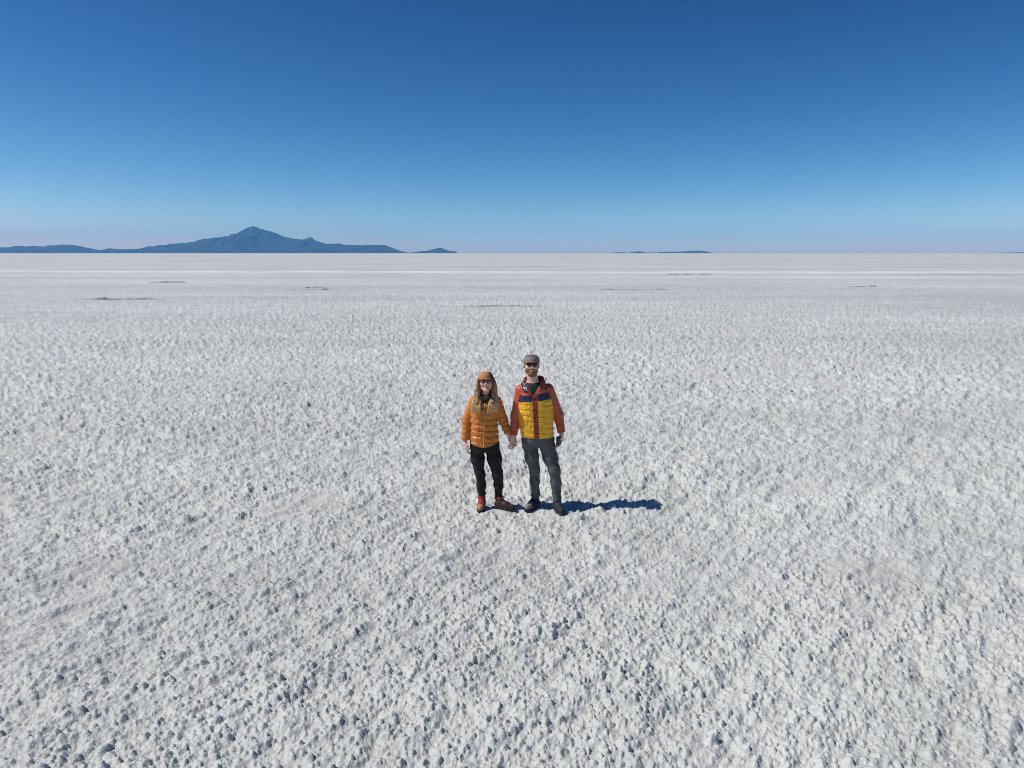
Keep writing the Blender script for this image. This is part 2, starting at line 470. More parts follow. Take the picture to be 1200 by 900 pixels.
def cone(a, b, ra, rb):
    """tapered capsule"""
    a = np.array(a, np.float32); b = np.array(b, np.float32); ab = b - a; L2 = float(ab @ ab)
    def fn(x, y, z):
        px, py, pz = x - a[0], y - a[1], z - a[2]
        t = np.clip((px * ab[0] + py * ab[1] + pz * ab[2]) / L2, 0, 1)
        return np.sqrt((px - t * ab[0]) ** 2 + (py - t * ab[1]) ** 2 + (pz - t * ab[2]) ** 2) - (ra + (rb - ra) * t)
    r = max(ra, rb)
    return fn, np.minimum(a, b) - r, np.maximum(a, b) + r

def chain(pts, rad):
    return [cone(pts[i], pts[i + 1], rad[i], rad[i + 1]) for i in range(len(pts) - 1)]

def ell(c, r, M=None):
    c = np.array(c, np.float32)
    def fn(x, y, z):
        px, py, pz = x - c[0], y - c[1], z - c[2]
        if M is not None:
            px, py, pz = (M[0][0] * px + M[1][0] * py + M[2][0] * pz, M[0][1] * px + M[1][1] * py + M[2][1] * pz, M[0][2] * px + M[1][2] * py + M[2][2] * pz)
        k0 = np.sqrt((px / r[0]) ** 2 + (py / r[1]) ** 2 + (pz / r[2]) ** 2)
        k1 = np.sqrt((px / r[0] ** 2) ** 2 + (py / r[1] ** 2) ** 2 + (pz / r[2] ** 2) ** 2) + 1e-6
        return k0 * (k0 - 1) / k1
    m = max(r)
    return fn, c - m, c + m

def torso(rows, e=2.3, puff=None):
    """stack of super-elliptic sections (z, cx, cy, a, b)"""
    T = np.array(rows, np.float32)
    def fn(x, y, z):
        zz = np.clip(z, T[0, 0], T[-1, 0])
        cx, cy, a, b = (np.interp(zz, T[:, 0], T[:, i]) for i in (1, 2, 3, 4))
        px = np.abs(x - cx); py = np.abs(y - cy)
        k = ((px / a) ** e + (py / b) ** e) ** (1 / e) + 1e-6
        r = np.sqrt(px ** 2 + py ** 2)
        d = np.where(k > 0, (k - 1) * r / k, 0) * 0.9
        d = np.where(r < 1e-4, -np.minimum(a, b), d)
        if puff is not None: d = d - puff(x, y, z)
        return np.maximum(d, np.maximum(T[0, 0] - z, z - T[-1, 0]) * 0.9)
    return fn, (T[:, 1] - T[:, 3]).min(), T

def torso_prim(rows, e=2.3, puff=None):
    fn, _, T = torso(rows, e, puff)
    lo = ((T[:, 1] - T[:, 3]).min() - .02, (T[:, 2] - T[:, 4]).min() - .02, T[0, 0])
    hi = ((T[:, 1] + T[:, 3]).max() + .02, (T[:, 2] + T[:, 4]).max() + .02, T[-1, 0])
    return fn, lo, hi

def sleeve(pts, rad, sp, amp, ph=0.0):
    """quilted sleeve: tapered tube along a poly-line, puffed between seams"""
    P = np.array(pts, np.float32); seg = np.linalg.norm(P[1:] - P[:-1], axis=1); acc = np.concatenate([[0], np.cumsum(seg)])
    prims = []
    for i in range(len(P) - 1):
        a, b = P[i], P[i + 1]; ab = b - a; L2 = float(ab @ ab)
        def fn(x, y, z, a=a, ab=ab, L2=L2, i=i):
            px, py, pz = x - a[0], y - a[1], z - a[2]
            t0 = (px * ab[0] + py * ab[1] + pz * ab[2]) / L2
            t = np.clip(t0, 0, 1)
            r = rad[i] + (rad[i + 1] - rad[i]) * t
            s = (acc[i] + t0 * seg[i]) / sp + ph
            q = s - np.floor(s)
            r = r + amp * (1 - np.abs(2 * q - 1) ** 3 * 1.0) - amp * 0.5
            d = np.sqrt((px - t * ab[0]) ** 2 + (py - t * ab[1]) ** 2 + (pz - t * ab[2]) ** 2) - r
            if i == len(P) - 2:          # the cuff is cut square
                d = np.maximum(d, (t0 - 1) * seg[i])
            return d
        r = max(rad) + amp
        prims.append((fn, np.minimum(a, b) - r, np.maximum(a, b) + r))
    return prims

def dist(prims, C):
    x, y, z = C[:, 0], C[:, 1], C[:, 2]
    d = np.full(len(C), 9.0)
    for fn, *_ in prims:
        d = np.minimum(d, fn(x, y, z))
    return d

def centres(V, F):
    return V[F].mean(1)

def split(V, F, lab, k):
    f = F[lab == k]
    u, inv = np.unique(f.ravel(), return_inverse=True)
    return V[u], inv.reshape(f.shape)

def frame(f, n):
    f = np.array(f, float); f /= np.linalg.norm(f)
    n = np.array(n, float); n -= f * (n @ f); n /= np.linalg.norm(n)
    return f, n, np.cross(f, n)

def hand(wrist, fdir, pnorm, thumb_sign, curl, size=1.0, spread=1.0, tcurl=0.5):
    """prims of a hand: palm of four metacarpals, four bent fingers, thumb from the side of the palm"""
    f, n, t = frame(fdir, pnorm); t = t * thumb_sign
    W = np.array(wrist, float); s = size
    palm, digits = [], []
    def rot(v, ax, a):
        return v * math.cos(a) + np.cross(ax, v) * math.sin(a) + ax * (ax @ v) * (1 - math.cos(a))
    ax = np.cross(f, n)
    lens = [(.044, .026, .021), (.048, .030, .022), (.045, .028, .022), (.035, .021, .019)]
    for i in range(4):
        side = (0.030 - 0.0205 * i) * s
        k0 = W + f * 0.012 * s + t * side * 0.55
        kn = W + f * (0.092 - 0.004 * abs(i - 1)) * s + t * side
        palm.append(cone(k0, kn, 0.0145 * s, 0.0125 * s))
        d = rot(f, n, 0.0); d = f + t * (0.07 * (1.5 - i)) * spread; d /= np.linalg.norm(d)
        p = kn
        c = curl[i] if isinstance(curl, (list, tuple)) else curl
        for j, L in enumerate(lens[i]):
            d = rot(d, ax, c * (0.75 if j == 0 else 1.0))
            q = p + d * L * s
            r0 = (0.0098, 0.0086, 0.0078)[j] * s; r1 = (0.0088, 0.0078, 0.0066)[j] * s
            digits.append((i, cone(p, q, r0, r1))); p = q
    th = [W + f * 0.022 * s + t * 0.022 * s, W + f * 0.055 * s + t * 0.046 * s + n * 0.012 * s]
    d = f * 0.85 + t * 0.35 + n * tcurl; d /= np.linalg.norm(d)
    th.append(th[-1] + d * 0.034 * s)
    d = f * 0.9 - t * 0.05 + n * tcurl * 1.1; d /= np.linalg.norm(d)
    th.append(th[-1] + d * 0.026 * s)
    thumb = chain(th, [0.0155 * s, 0.0125 * s, 0.0105 * s, 0.0082 * s])
    palm.append(cone(W - f * 0.03 * s, W + f * 0.02 * s, 0.022 * s, 0.023 * s))
    return palm, digits, thumb

def hand_mesh(h, vox=0.0026):
    palm, digits, thumb = h
    al = [p for p in palm] + [p for _, p in digits] + thumb
    lo = np.min([p[1] for p in al], 0) - 0.012; hi = np.max([p[2] for p in al], 0) + 0.012
    F = Field(lo, hi, vox)
    for p in palm: F.add(p, 0.016)
    for p in thumb: F.add(p, 0.008)
    for _, p in digits: F.add(p, 0.0035)
    return F.mesh()

class Head:
    """head-local frame: origin between the eyes inside the skull, -y is the face"""
    def __init__(s, c, pitch, yaw, roll, size):
        from mathutils import Euler
        m = Euler((pitch, roll, yaw), 'XYZ').to_matrix()
        s.M = np.array(m); s.c = np.array(c, float); s.k = size
    def w(s, p):
        return s.c + s.M @ (np.array(p, float) * s.k)
    def wv(s, P):
        return s.c + (np.asarray(P, float) * s.k) @ s.M.T
    def loc(s, P):
        return ((np.asarray(P) - s.c) @ s.M) / s.k
    def e(s, c, r):
        return ell(s.w(c), [q * s.k for q in r], s.M)
    def co(s, a, b, ra, rb):
        return cone(s.w(a), s.w(b), ra * s.k, rb * s.k)
    def build(s, F, jaw=1.0):
        F.add(s.e((0, .018, .036), (.076, .096, .086)), .02)
        F.add(s.e((0, -.028, -.03), (.061 * jaw, .062, .08)), .03)
        F.add(s.co((-.046 * jaw, -.012, -.066), (0, -.066, -.1), .022, .02), .02)
        F.add(s.co((.046 * jaw, -.012, -.066), (0, -.066, -.1), .022, .02), .02)
        F.add(s.co((-.014 * jaw, -.072, -.099), (.014 * jaw, -.072, -.099), .018, .018), .012)
        for q in (-1, 1):
            F.add(s.co((q * .012, -.083, .021), (q * .046, -.068, .019), .011, .011), .012)
            F.add(s.e((q * .039, -.062, -.030), (.025, .024, .022)), .02)
            F.add(s.e((q * .077, .012, -.006), (.010, .02, .031)), .006)
        for q in (-1, 1):
            F.cut(s.e((q * .031, -.098, .001), (.017, .016, .011)), .010)
        F.add(s.co((0, -.086, .010), (0, -.110, -.030), .008, .0125), .012)
        for q in (-1, 1):
            F.add(s.e((q * .013, -.098, -.034), (.0095, .011, .009)), .006)
        F.cut(s.e((0, -.100, -.060), (.024, .014, .008)), .006)      # open smile
        F.add(s.co((-.027, -.078, -.054), (0, -.091, -.0535), .0045, .0055), .004)
        F.add(s.co((.027, -.078, -.054), (0, -.091, -.0535), .0045, .0055), .004)
        F.add(s.co((-.027, -.078, -.054), (0, -.090, -.071), .0045, .0065), .004)
        F.add(s.co((.027, -.078, -.054), (0, -.090, -.071), .0045, .0065), .004)

def sphere(c, r, name, m, parent, origin, M=None, seg=14):
    V, F = [], []
    for i in range(seg + 1):
        for j in range(seg):
            a = math.pi * i / seg; b = 2 * math.pi * j / seg
            p = np.array([r[0] * math.sin(a) * math.cos(b), r[1] * math.sin(a) * math.sin(b), r[2] * math.cos(a)])
            V.append(np.array(c) + (M @ p if M is not None else p))
    for i in range(seg):
        for j in range(seg):
            F.append((i * seg + j, (i + 1) * seg + j, (i + 1) * seg + (j + 1) % seg, i * seg + (j + 1) % seg))
    return mesh_obj(name, V, F, m, parent, origin)

def tube(pts, rad, ns=6, flat=1.0, V=None, F=None):
    """tube mesh along points; appends to V, F"""
    V = [] if V is None else V; F = [] if F is None else F
    pts = [np.array(p, float) for p in pts]; b0 = len(V); n = len(pts)
    for i, p in enumerate(pts):
        d = pts[min(i + 1, n - 1)] - pts[max(i - 1, 0)]; d /= np.linalg.norm(d) + 1e-9
        u = np.cross(d, (0, 1, 0.01)); u /= np.linalg.norm(u) + 1e-9; v = np.cross(d, u)
        r = rad[i] if hasattr(rad, '__len__') else rad
        for k in range(ns):
            a = 2 * math.pi * k / ns
            V.append(p + r * (u * math.cos(a) + flat * v * math.sin(a)))
    for i in range(n - 1):
        for k in range(ns):
            F.append((b0 + i * ns + k, b0 + i * ns + (k + 1) % ns, b0 + (i + 1) * ns + (k + 1) % ns, b0 + (i + 1) * ns + k))
    F.append(tuple(b0 + k for k in range(ns))[::-1]); F.append(tuple(b0 + (n - 1) * ns + k for k in range(ns)))
    return V, F

def grid_shell(P, thick):
    """closed sheet from an (n, m, 3) grid, offset along its normals by thick"""
    n, m, _ = P.shape
    du = np.gradient(P, axis=0); dv = np.gradient(P, axis=1)
    N = np.cross(du, dv); N /= np.linalg.norm(N, axis=2, keepdims=True) + 1e-9
    Q = P - N * thick
    V = np.concatenate([P.reshape(-1, 3), Q.reshape(-1, 3)]); o = n * m; F = []
    for i in range(n - 1):
        for j in range(m - 1):
            a, b, c, d = i * m + j, (i + 1) * m + j, (i + 1) * m + j + 1, i * m + j + 1
            F.append((a, b, c, d)); F.append((o + d, o + c, o + b, o + a))
    edge = [(0, j, 0, j + 1) for j in range(m - 1)] + [(n - 1, j + 1, n - 1, j) for j in range(m - 1)] + [(i + 1, 0, i, 0) for i in range(n - 1)] + [(i, m - 1, i + 1, m - 1) for i in range(n - 1)]
    for i0, j0, i1, j1 in edge:
        a, b = i0 * m + j0, i1 * m + j1
        F.append((a, b, o + b, o + a))
    return V, F

def cap(H, parent, origin, m_front, m_mesh, m_visor, m_button, tall=1.0, span=(-62, 62), top=1.0, brim=0.060):
    root = None
    def dome(t0, t1, a0=0.0, a1=1.0):
        P = np.zeros((15, 13, 3))
        for i, a in enumerate(np.linspace(a0, a1, 15)):
            for j, tt in enumerate(np.linspace(t0, t1, 13)):
                ph = a * R(88)              # from rim to top
                cz = math.sin(ph) ** 0.9; cr = math.cos(ph) ** 0.62
                seam = 1 - 0.012 * (abs(math.sin(tt * 3)) < 0.10)
                P[i, j] = (0.087 * cr * seam * math.sin(tt), 0.012 - 0.106 * cr * seam * math.cos(tt), 0.028 + 0.098 * tall * cz)
        return grid_shell(H.wv(P.reshape(-1, 3)).reshape(P.shape), 0.0025)
    V, F = dome(R(span[0]), R(span[1]), 0, top)
    c = mesh_obj('cap', V, F, m_front, parent, origin)
    V, F = dome(R(span[1]), R(span[0] + 360))
    mesh_obj('mesh_back', V, F, m_mesh, c, origin)
    if top < 1:
        V, F = dome(R(span[0]), R(span[1]), top, 1)
        mesh_obj('crown_top', V, F, m_mesh, c, origin)
    # visor: a curved plate that grows out of the front rim
    P = np.zeros((9, 19, 3))
    for i, a in enumerate(np.linspace(0, 1, 9)):
        for j, tt in enumerate(np.linspace(R(-64), R(64), 19)):
            out = brim * a * math.cos(tt) ** 0.7
            x = 0.0875 * math.sin(tt) * (1 + 0.02 * a)
            P[i, j] = (x, 0.012 - 0.1065 * math.cos(tt) - out, 0.038 - 0.006 * a - 0.016 * (x / 0.08) ** 2)
    V, F = grid_shell(H.wv(P.reshape(-1, 3)).reshape(P.shape), 0.004)
    mesh_obj('visor', V, F, m_visor, c, origin)
    sphere(H.w((0, .012, .028 + .098 * tall)), (.008, .008, .004), 'button', m_button, c, origin, H.M, 8)
    return c

def shoe(ankle, yaw, base_z, L, mats, parent, origin, boot=False):
    """mats: upper, toe, sole, lace, collar"""
    ca, sa = math.cos(yaw), math.sin(yaw); k = L / 0.28
    def w(p):
        return (ankle[0] + (p[0] * ca - p[1] * sa) * k, ankle[1] + (p[0] * sa + p[1] * ca) * k, base_z + p[2] * k)
    hi = 0.165 if boot else 0.115
    prims = [cone(w((0, 0, .062)), w((0.012, 0, hi - .012)), .043 * k, .047 * k), cone(w((-.018, 0, .05)), w((.03, 0, .055)), .041 * k, .043 * k),
             cone(w((.03, 0, .085)), w((.10, 0, .062)), .042 * k, .042 * k), cone(w((.09, .0, .056)), w((.172, .004, .045)), .044 * k, .034 * k)]
    sole = [cone(w((-.022, 0, .014)), w((.05, 0, .014)), .040 * k, .039 * k), cone(w((.05, 0, .014)), w((.125, .002, .014)), .039 * k, .049 * k), cone(w((.125, .002, .014)), w((.18, .004, .016)), .049 * k, .037 * k)]
    al = prims + sole
    lo = np.min([p[1] for p in al], 0) - .015; hi_ = np.max([p[2] for p in al], 0) + .015
    F = Field(lo, hi_, 0.0035)
    for p in prims: F.add(p, .03)
    zs = F.lo[2] + F.vox * np.arange(F.n[2], dtype=np.float32)
    F.d = np.maximum(F.d, np.maximum(base_z + .022 * k - zs, zs - base_z - hi * k)[None, None, :])
    V, Fa = F.mesh()
    C = centres(V, Fa)
    lx = ((C[:, 0] - ankle[0]) * ca + (C[:, 1] - ankle[1]) * sa) / k; lz = (C[:, 2] - base_z) / k
    lab = np.zeros(len(C), int)
    lab[(lx > .135) | (lz < .04)] = 1
    lab[(lz > hi - .03)] = 2
    v, f = split(V, Fa, lab, 0)
    o = mesh_obj('shoe', v, f, mats[0], parent, origin)
    v, f = split(V, Fa, lab, 1); mesh_obj('toe_cap', v, f, mats[1], o, origin)
    v, f = split(V, Fa, lab, 2); mesh_obj('collar', v, f, mats[4], o, origin)
    G = Field(lo - .02, hi_ + .02, 0.0035)
    for p in sole: G.add(p, .02)
    zs = G.lo[2] + G.vox * np.arange(G.n[2], dtype=np.float32)
    G.d = np.maximum(G.d, np.maximum(base_z - zs, zs - base_z - .03 * k)[None, None, :])
    V, Fa = G.mesh(); mesh_obj('sole', V, Fa, mats[2], o, origin)
    LV, LF = [], []
    for i in range(5):
        x = .045 + .017 * i; z = .128 - .0125 * i
        pts = [w((x - .004, -.026, z - .014)), w((x, -.012, z - .001)), w((x + .002, .0, z + .002)), w((x, .012, z - .001)), w((x - .004, .026, z - .014))]
        tube(pts, .0035, 5, 1, LV, LF)
    mesh_obj('lace', LV, LF, mats[3], o, origin)
    return o

# ------------------------------------------------------------------ materials of the two people
skin = mat('skin', (0.72, 0.42, 0.32), 0.5, 0.06, 40, bump=0.15, bscale=400)
skin.node_tree.nodes['Principled BSDF'].inputs['Subsurface Weight'].default_value = 0.08
skin.node_tree.nodes['Principled BSDF'].inputs['Subsurface Radius'].default_value = (0.01, 0.004, 0.002)
lips = mat('lips', (0.42, 0.13, 0.11), 0.4, 0.05)
teeth_m = mat('teeth', (0.78, 0.74, 0.66), 0.25, 0.03)
white_eye = mat('eye_white', (0.75, 0.72, 0.68), 0.25, 0.02)
iris_m = mat('iris', (0.03, 0.02, 0.015), 0.2, 0.1)
beard_m = mat('beard', (0.22, 0.105, 0.062), 0.8, 0.3, 300, bump=0.6, bscale=500)
brow_m = mat('brow', (0.10, 0.055, 0.03), 0.8, 0.2)
orange = mat('orange_nylon', (0.56, 0.178, 0.018), 0.42, 0.10, 25, bump=0.35, bscale=70, sheen=0.2)
orange_zip = mat('orange_zip', (0.62, 0.27, 0.07), 0.4, 0.1, 300)
yellow = mat('yellow_nylon', (0.86, 0.43, 0.008), 0.38, 0.06, 20, bump=0.35, bscale=60, sheen=0.2)
navy = mat('navy_nylon', (0.014, 0.022, 0.06), 0.45, 0.2, 30, bump=0.3, bscale=70)
rust = mat('rust_nylon', (0.50, 0.082, 0.028), 0.42, 0.12, 20, bump=0.4, bscale=60, sheen=0.2)
rust_zip = mat('rust_placket', (0.27, 0.036, 0.016), 0.5, 0.15, 60, bump=0.3, bscale=200)
rust_hood = mat('brown_rust_hood', (0.30, 0.060, 0.030), 0.5, 0.15, 30, bump=0.4, bscale=60)
white_print = mat('white_print', (0.75, 0.76, 0.78), 0.5, 0.05)
green_shirt = mat('dark_green_jersey', (0.012, 0.040, 0.032), 0.85, 0.2, 60, bump=0.3, bscale=300)
scarf_m = mat('dark_fleece', (0.022, 0.028, 0.020), 0.95, 0.3, 60, bump=0.5, bscale=200)
grey_denim = mat('grey_denim', (0.055, 0.057, 0.060), 0.85, 0.3, 7, bump=0.5, bscale=120, col2=(0.115, 0.116, 0.116))
black_cloth = mat('black_cloth', (0.009, 0.009, 0.009), 0.8, 0.3, 20, bump=0.5, bscale=90)
black_rubber = mat('black_rubber', (0.018, 0.017, 0.018), 0.7, 0.2, 60, bump=0.3, bscale=200)
dark_leather = mat('dark_brown_leather', (0.055, 0.028, 0.022), 0.55, 0.3, 40, bump=0.4, bscale=120)
red_leather = mat('red_suede', (0.30, 0.022, 0.026), 0.6, 0.25, 40, bump=0.4, bscale=150)
tan_leather = mat('tan_suede', (0.40, 0.20, 0.09), 0.7, 0.2, 40, bump=0.3, bscale=150)
sunlit_grey_suede = mat('sunlit_grey_suede', (0.20, 0.20, 0.20), 0.8, 0.2, 50, bump=0.4, bscale=150)  # his right toe, painted paler than the left for sunlight falling on it
dark_suede = mat('charcoal_suede', (0.017, 0.020, 0.030), 0.75, 0.25, 50, bump=0.4, bscale=150)
lace_m = mat('lace', (0.20, 0.05, 0.05), 0.8, 0.2)
lace_d = mat('dark_lace', (0.03, 0.03, 0.035), 0.8, 0.2)
cap_tan = mat('tan_cap_cloth', (0.44, 0.20, 0.09), 0.8, 0.15, 60, bump=0.4, bscale=250)
cap_rust = mat('rust_cap_cloth', (0.44, 0.145, 0.06), 0.8, 0.15, 60, bump=0.4, bscale=250)
cap_dark = mat('dark_cap_mesh_and_shade', (0.035, 0.040, 0.034), 0.85, 0.3, 200, bump=0.8, bscale=400)
cap_olive = mat('olive_brown_cap_cloth', (0.25, 0.20, 0.14), 0.8, 0.15, 60, bump=0.4, bscale=250)
cap_visor = mat('brown_visor_cloth', (0.27, 0.185, 0.12), 0.8, 0.15, 60, bump=0.4, bscale=250)
cap_blue = mat('slate_blue_cap_mesh', (0.10, 0.125, 0.175), 0.85, 0.3, 200, bump=0.8, bscale=400)
lens_m = mat('dark_red_lens', (0.045, 0.006, 0.006), 0.08, 0.1, spec=0.7)
mauve_lens = mat('mauve_lens', (0.17, 0.065, 0.075), 0.15, 0.1, spec=0.6)
frame_m = mat('black_frame', (0.012, 0.010, 0.012), 0.3, 0.1)
black_gloss = mat('black_plastic', (0.012, 0.012, 0.014), 0.28, 0.15)
glass_m = mat('dark_glass', (0.02, 0.024, 0.03), 0.06, 0.05, spec=0.8)
grey_plastic = mat('grey_plastic', (0.42, 0.44, 0.47), 0.45, 0.08)

hair_m = bpy.data.materials.new('long_hair'); hair_m.use_nodes = True
def _hair():
    t = hair_m.node_tree; N = t.nodes.new; L = t.links.new; b = t.nodes['Principled BSDF']
    tc = N('ShaderNodeTexCoord'); sp = N('ShaderNodeSeparateXYZ'); L(tc.outputs['Object'], sp.inputs[0])
    mr = N('ShaderNodeMapRange'); L(sp.outputs[2], mr.inputs[0]); mr.inputs[1].default_value = 1.54; mr.inputs[2].default_value = 1.26
    mp = N('ShaderNodeMapping'); mp.inputs['Scale'].default_value = (110, 110, 9); L(tc.outputs['Object'], mp.inputs[0])
    n = N('ShaderNodeTexNoise'); n.inputs['Scale'].default_value = 1; n.inputs['Detail'].default_value = 3; L(mp.outputs[0], n.inputs['Vector'])
    m = N('ShaderNodeMath'); m.operation = 'MULTIPLY_ADD'; L(n.outputs['Fac'], m.inputs[0]); m.inputs[1].default_value = 1.1; m.inputs[2].default_value = -0.5
    a = N('ShaderNodeMath'); a.operation = 'MULTIPLY_ADD'; L(mr.outputs[0], a.inputs[0]); a.inputs[1].default_value = 0.6; L(m.outputs[0], a.inputs[2])
    a.use_clamp = True
    r = N('ShaderNodeValToRGB'); L(a.outputs[0], r.inputs[0])
    r.color_ramp.elements[0].color = (0.22, 0.115, 0.046, 1); r.color_ramp.elements[1].color = (0.86, 0.55, 0.245, 1)
    r.color_ramp.elements[1].position = 0.78
    L(r.outputs[0], b.inputs['Base Color']); b.inputs['Roughness'].default_value = 0.42; b.inputs['Specular IOR Level'].default_value = 0.5
_hair()

def quilt(sp, amp, z0, zmax=9.0, seed=3):
    def puff(x, y, z):
        s = (z - z0) / sp + 0.06 * np.sin(x * 17) + 0.22 * vnoise(x * 7 + 3, z * 6 + y * 4, seed + 4)
        q = s - np.floor(s)
        w = amp * (1 - np.abs(2 * q - 1) ** 3) - amp * 0.6
        w = w * np.clip((zmax - z) / 0.03, 0.15, 1)
        return w * (1 + 0.7 * vnoise(x * 13, z * 11 + y * 8, seed + 2)) + 0.008 * vnoise(x * 24 + y * 9, z * 38 + y * 13, seed) + 0.005 * vnoise(x * 55 + z * 20, z * 30 - x * 25, seed + 1)
    return puff

def trouser_mesh(hips, legs, lo, hi, vox, seed, hem):
    """legs: list of (points, radii)"""
    F = Field(lo, hi, vox)
    F.add(hips, 0.03)
    for pts, rad in legs:
        for p in chain(pts, rad): F.add(p, 0.035)
    x = (F.lo[0] + vox * np.arange(F.n[0], dtype=np.float32))[:, None, None]
    y = (F.lo[1] + vox * np.arange(F.n[1], dtype=np.float32))[None, :, None]
    z = (F.lo[2] + vox * np.arange(F.n[2], dtype=np.float32))[None, None, :]
    low = np.clip((0.34 - z) / 0.2, 0, 1); knee = np.exp(-((z - 0.47) / 0.07) ** 2); top = np.exp(-((z - 0.74) / 0.08) ** 2)
    fold = (0.008 * low + 0.005 * knee + 0.006 * top + 0.002) * 2
    F.d += (fold * (vnoise(x * 9 + y * 8 + 0 * z, z * 34 + x * 14 - y * 10, seed))).astype(np.float32)
    F.d += ((0.005 * low + 0.004 * knee + 0.003 * top) * vnoise(x * 21 + z * 18, z * 62 - x * 30 + y * 22, seed + 31)).astype(np.float32)
    F.d = np.maximum(F.d, (hem - z))
    return F.mesh()

hair_dark = mat('brown_hair', (0.17, 0.09, 0.038), 0.5, nscale=90, col2=(0.42, 0.255, 0.115), bump=0.6, bscale=200)

# ------------------------------------------------------------------ the man
def build_man():
    O = (0.40, 7.82, 0.0)
    H = Head((0.214, 7.835, 1.720), R(-10), R(3), R(2), 1.07)
    B = Field((-0.12, 7.55, 0.02), (0.70, 8.06, 1.86), 0.005)
    B.add(torso_prim([(.80, .287, 7.86, .165, .10), (1.0, .280, 7.86, .15, .10), (1.22, .262, 7.86, .165, .11), (1.40, .25, 7.86, .155, .09), (1.48, .245, 7.86, .07, .06)]), .04)
    B.add(cone((.245, 7.865, 1.40), (.222, 7.85, 1.60), .070, .061), .05)
    for e_ in ((.12, 7.87, 1.44), (.37, 7.87, 1.45)): B.add(cone((.235, 7.87, 1.50), e_, .045, .03), .05)
    arms = {'r': [(.085, 7.865, 1.42), (.036, 7.885, 1.12), (.006, 7.83, .885)], 'l': [(.415, 7.865, 1.43), (.532, 7.885, 1.13), (.566, 7.83, .915)]}
    for a in arms.values():
        for p in chain(a, [.046, .037, .026]): B.add(p, .03)
    legs = [([(.205, 7.86, .85), (.258, 7.85, .47), (.275, 7.885, .08)], [.082, .046, .034]), ([(.395, 7.86, .85), (.486, 7.81, .48), (.522, 7.80, .06)], [.082, .046, .034])]
    for pts, rad in legs:
        for p in chain(pts, rad): B.add(p, .03)
    H.build(B, 1.05)
    V, F = B.mesh()
    parts = [(V, F)]
    hr = hand((.004, 7.828, .890), (-.05, .02, -1), (-.55, .83, 0.0), 1, (.35, .38, .42, .45), 1.04, 1.0, .3)
    hl = hand((.567, 7.828, .920), (-.02, -.06, -1), (-1, .12, 0), -1, (.50, .55, .6, .6), 1.06, 1.0, .75)
    for h in (hr, hl): parts.append(hand_mesh(h))
    nv = 0; VV, FF = [], []
    for v, f in parts:
        VV.append(v); FF.append(f + nv); nv += len(v)
    V = np.vstack(VV); F = np.vstack(FF)
    C = centres(V, F); q = H.loc(C)
    mi = np.zeros(len(F), int)
    face = (C[:, 2] > 1.50)
    mouth = (np.abs(q[:, 0]) < .029 - 0.1 * np.abs(q[:, 2] + .062)) & (q[:, 2] < -.049) & (q[:, 2] > -.076) & (q[:, 1] < -.07)
    wob = .006 * vnoise(q[:, 0] * 150, q[:, 2] * 150, 3)
    bz = -.052 + wob + .02 * np.clip((np.abs(q[:, 0]) - .04) / .02, 0, 2.2)
    beard = face & (q[:, 2] < bz) & (q[:, 2] > -.128) & (q[:, 1] < .012 + wob) & (q[:, 1] < -.02 + (q[:, 2] + .128) * .9)
    must = face & (np.abs(q[:, 0]) < .034) & (q[:, 2] < -.041 + wob * .5) & (q[:, 2] > -.056) & (q[:, 1] < -.07)
    mi[beard | must] = 2; mi[mouth & face] = 1
    man = mesh_obj('person', V, F, [skin, lips, beard_m], None, O, mi=mi)
    man.location = O
    tag(man, 'bearded man in cap and sunglasses wearing a yellow jacket with rust sleeves', 'person', 'couple standing hand in hand')
    # teeth
    sphere(H.w((0, -.0865, -.0605)), (.021, .006, .0065), 'teeth', teeth_m, man, O, H.M)
    # hair below the cap
    Hf = Field(H.c - .16, H.c + .16, .004)
    Hf.add(H.e((0, .022, .030), (.0805, .1, .088)))
    Hf.cut((lambda x, y, z: ((z - H.c[2]) * -1 + .04), H.c - .2, H.c + .2))
    lo_, hi_ = H.c - .2, H.c + .2
    def keep(x, y, z):
        X = x - H.c[0]; Y = y - H.c[1]; Z = z - H.c[2]
        return np.maximum(np.maximum(-(Y + .030 - .35 * Z), -(Z + .055) + 0 * X), Z - .045)
    sl, x, y, z = Hf.block(lo_, hi_)
    Hf.d = np.full(Hf.n, .2, np.float32); Hf.add(H.e((0, .022, .030), (.0805, .1, .088)))
    Hf.d[sl] = np.maximum(Hf.d[sl], keep(x, y, z))
    v, f = Hf.mesh(); mesh_obj('hair', v, f, beard_m, man, O)
    cap(H, man, O, cap_olive, cap_blue, cap_visor, cap_blue, .84, (-72, 72), .42)
    # sunglasses
    V, F = [], []
    tube([H.w((-.012, -.103, .006)), H.w((0, -.106, .009)), H.w((.012, -.103, .006))], .003, 6, 1, V, F)
    for s in (-1, 1):
        tube([H.w((s * .056, -.088, .010)), H.w((s * .074, -.05, .012)), H.w((s * .081, .01, .010))], [.004, .0035, .003], 6, 1, V, F)
        tube([H.w((s * .010, -.104, .013)), H.w((s * .032, -.106, .017)), H.w((s * .058, -.088, .012))], .0036, 6, 1, V, F)
    g = mesh_obj('sunglasses', V, F, frame_m, man, O)
    for s in (-1, 1):
        Mz = H.M @ np.array([[math.cos(s * .32), -math.sin(s * .32), 0], [math.sin(s * .32), math.cos(s * .32), 0], [0, 0, 1]])
        sphere(H.w((s * .033, -.095, .001)), (.028 * H.k, .008 * H.k, .0205 * H.k), 'lens', lens_m, g, O, Mz)

    # jacket
    rows = [(.878, .286, 7.86, .190, .128), (.90, .285, 7.86, .193, .130), (1.05, .277, 7.86, .194, .134), (1.2, .265, 7.86, .194, .138), (1.32, .256, 7.86, .192, .134), (1.40, .252, 7.86, .178, .122), (1.455, .248, 7.86, .142, .105), (1.50, .246, 7.862, .105, .094), (1.54, .242, 7.865, .084, .086)]
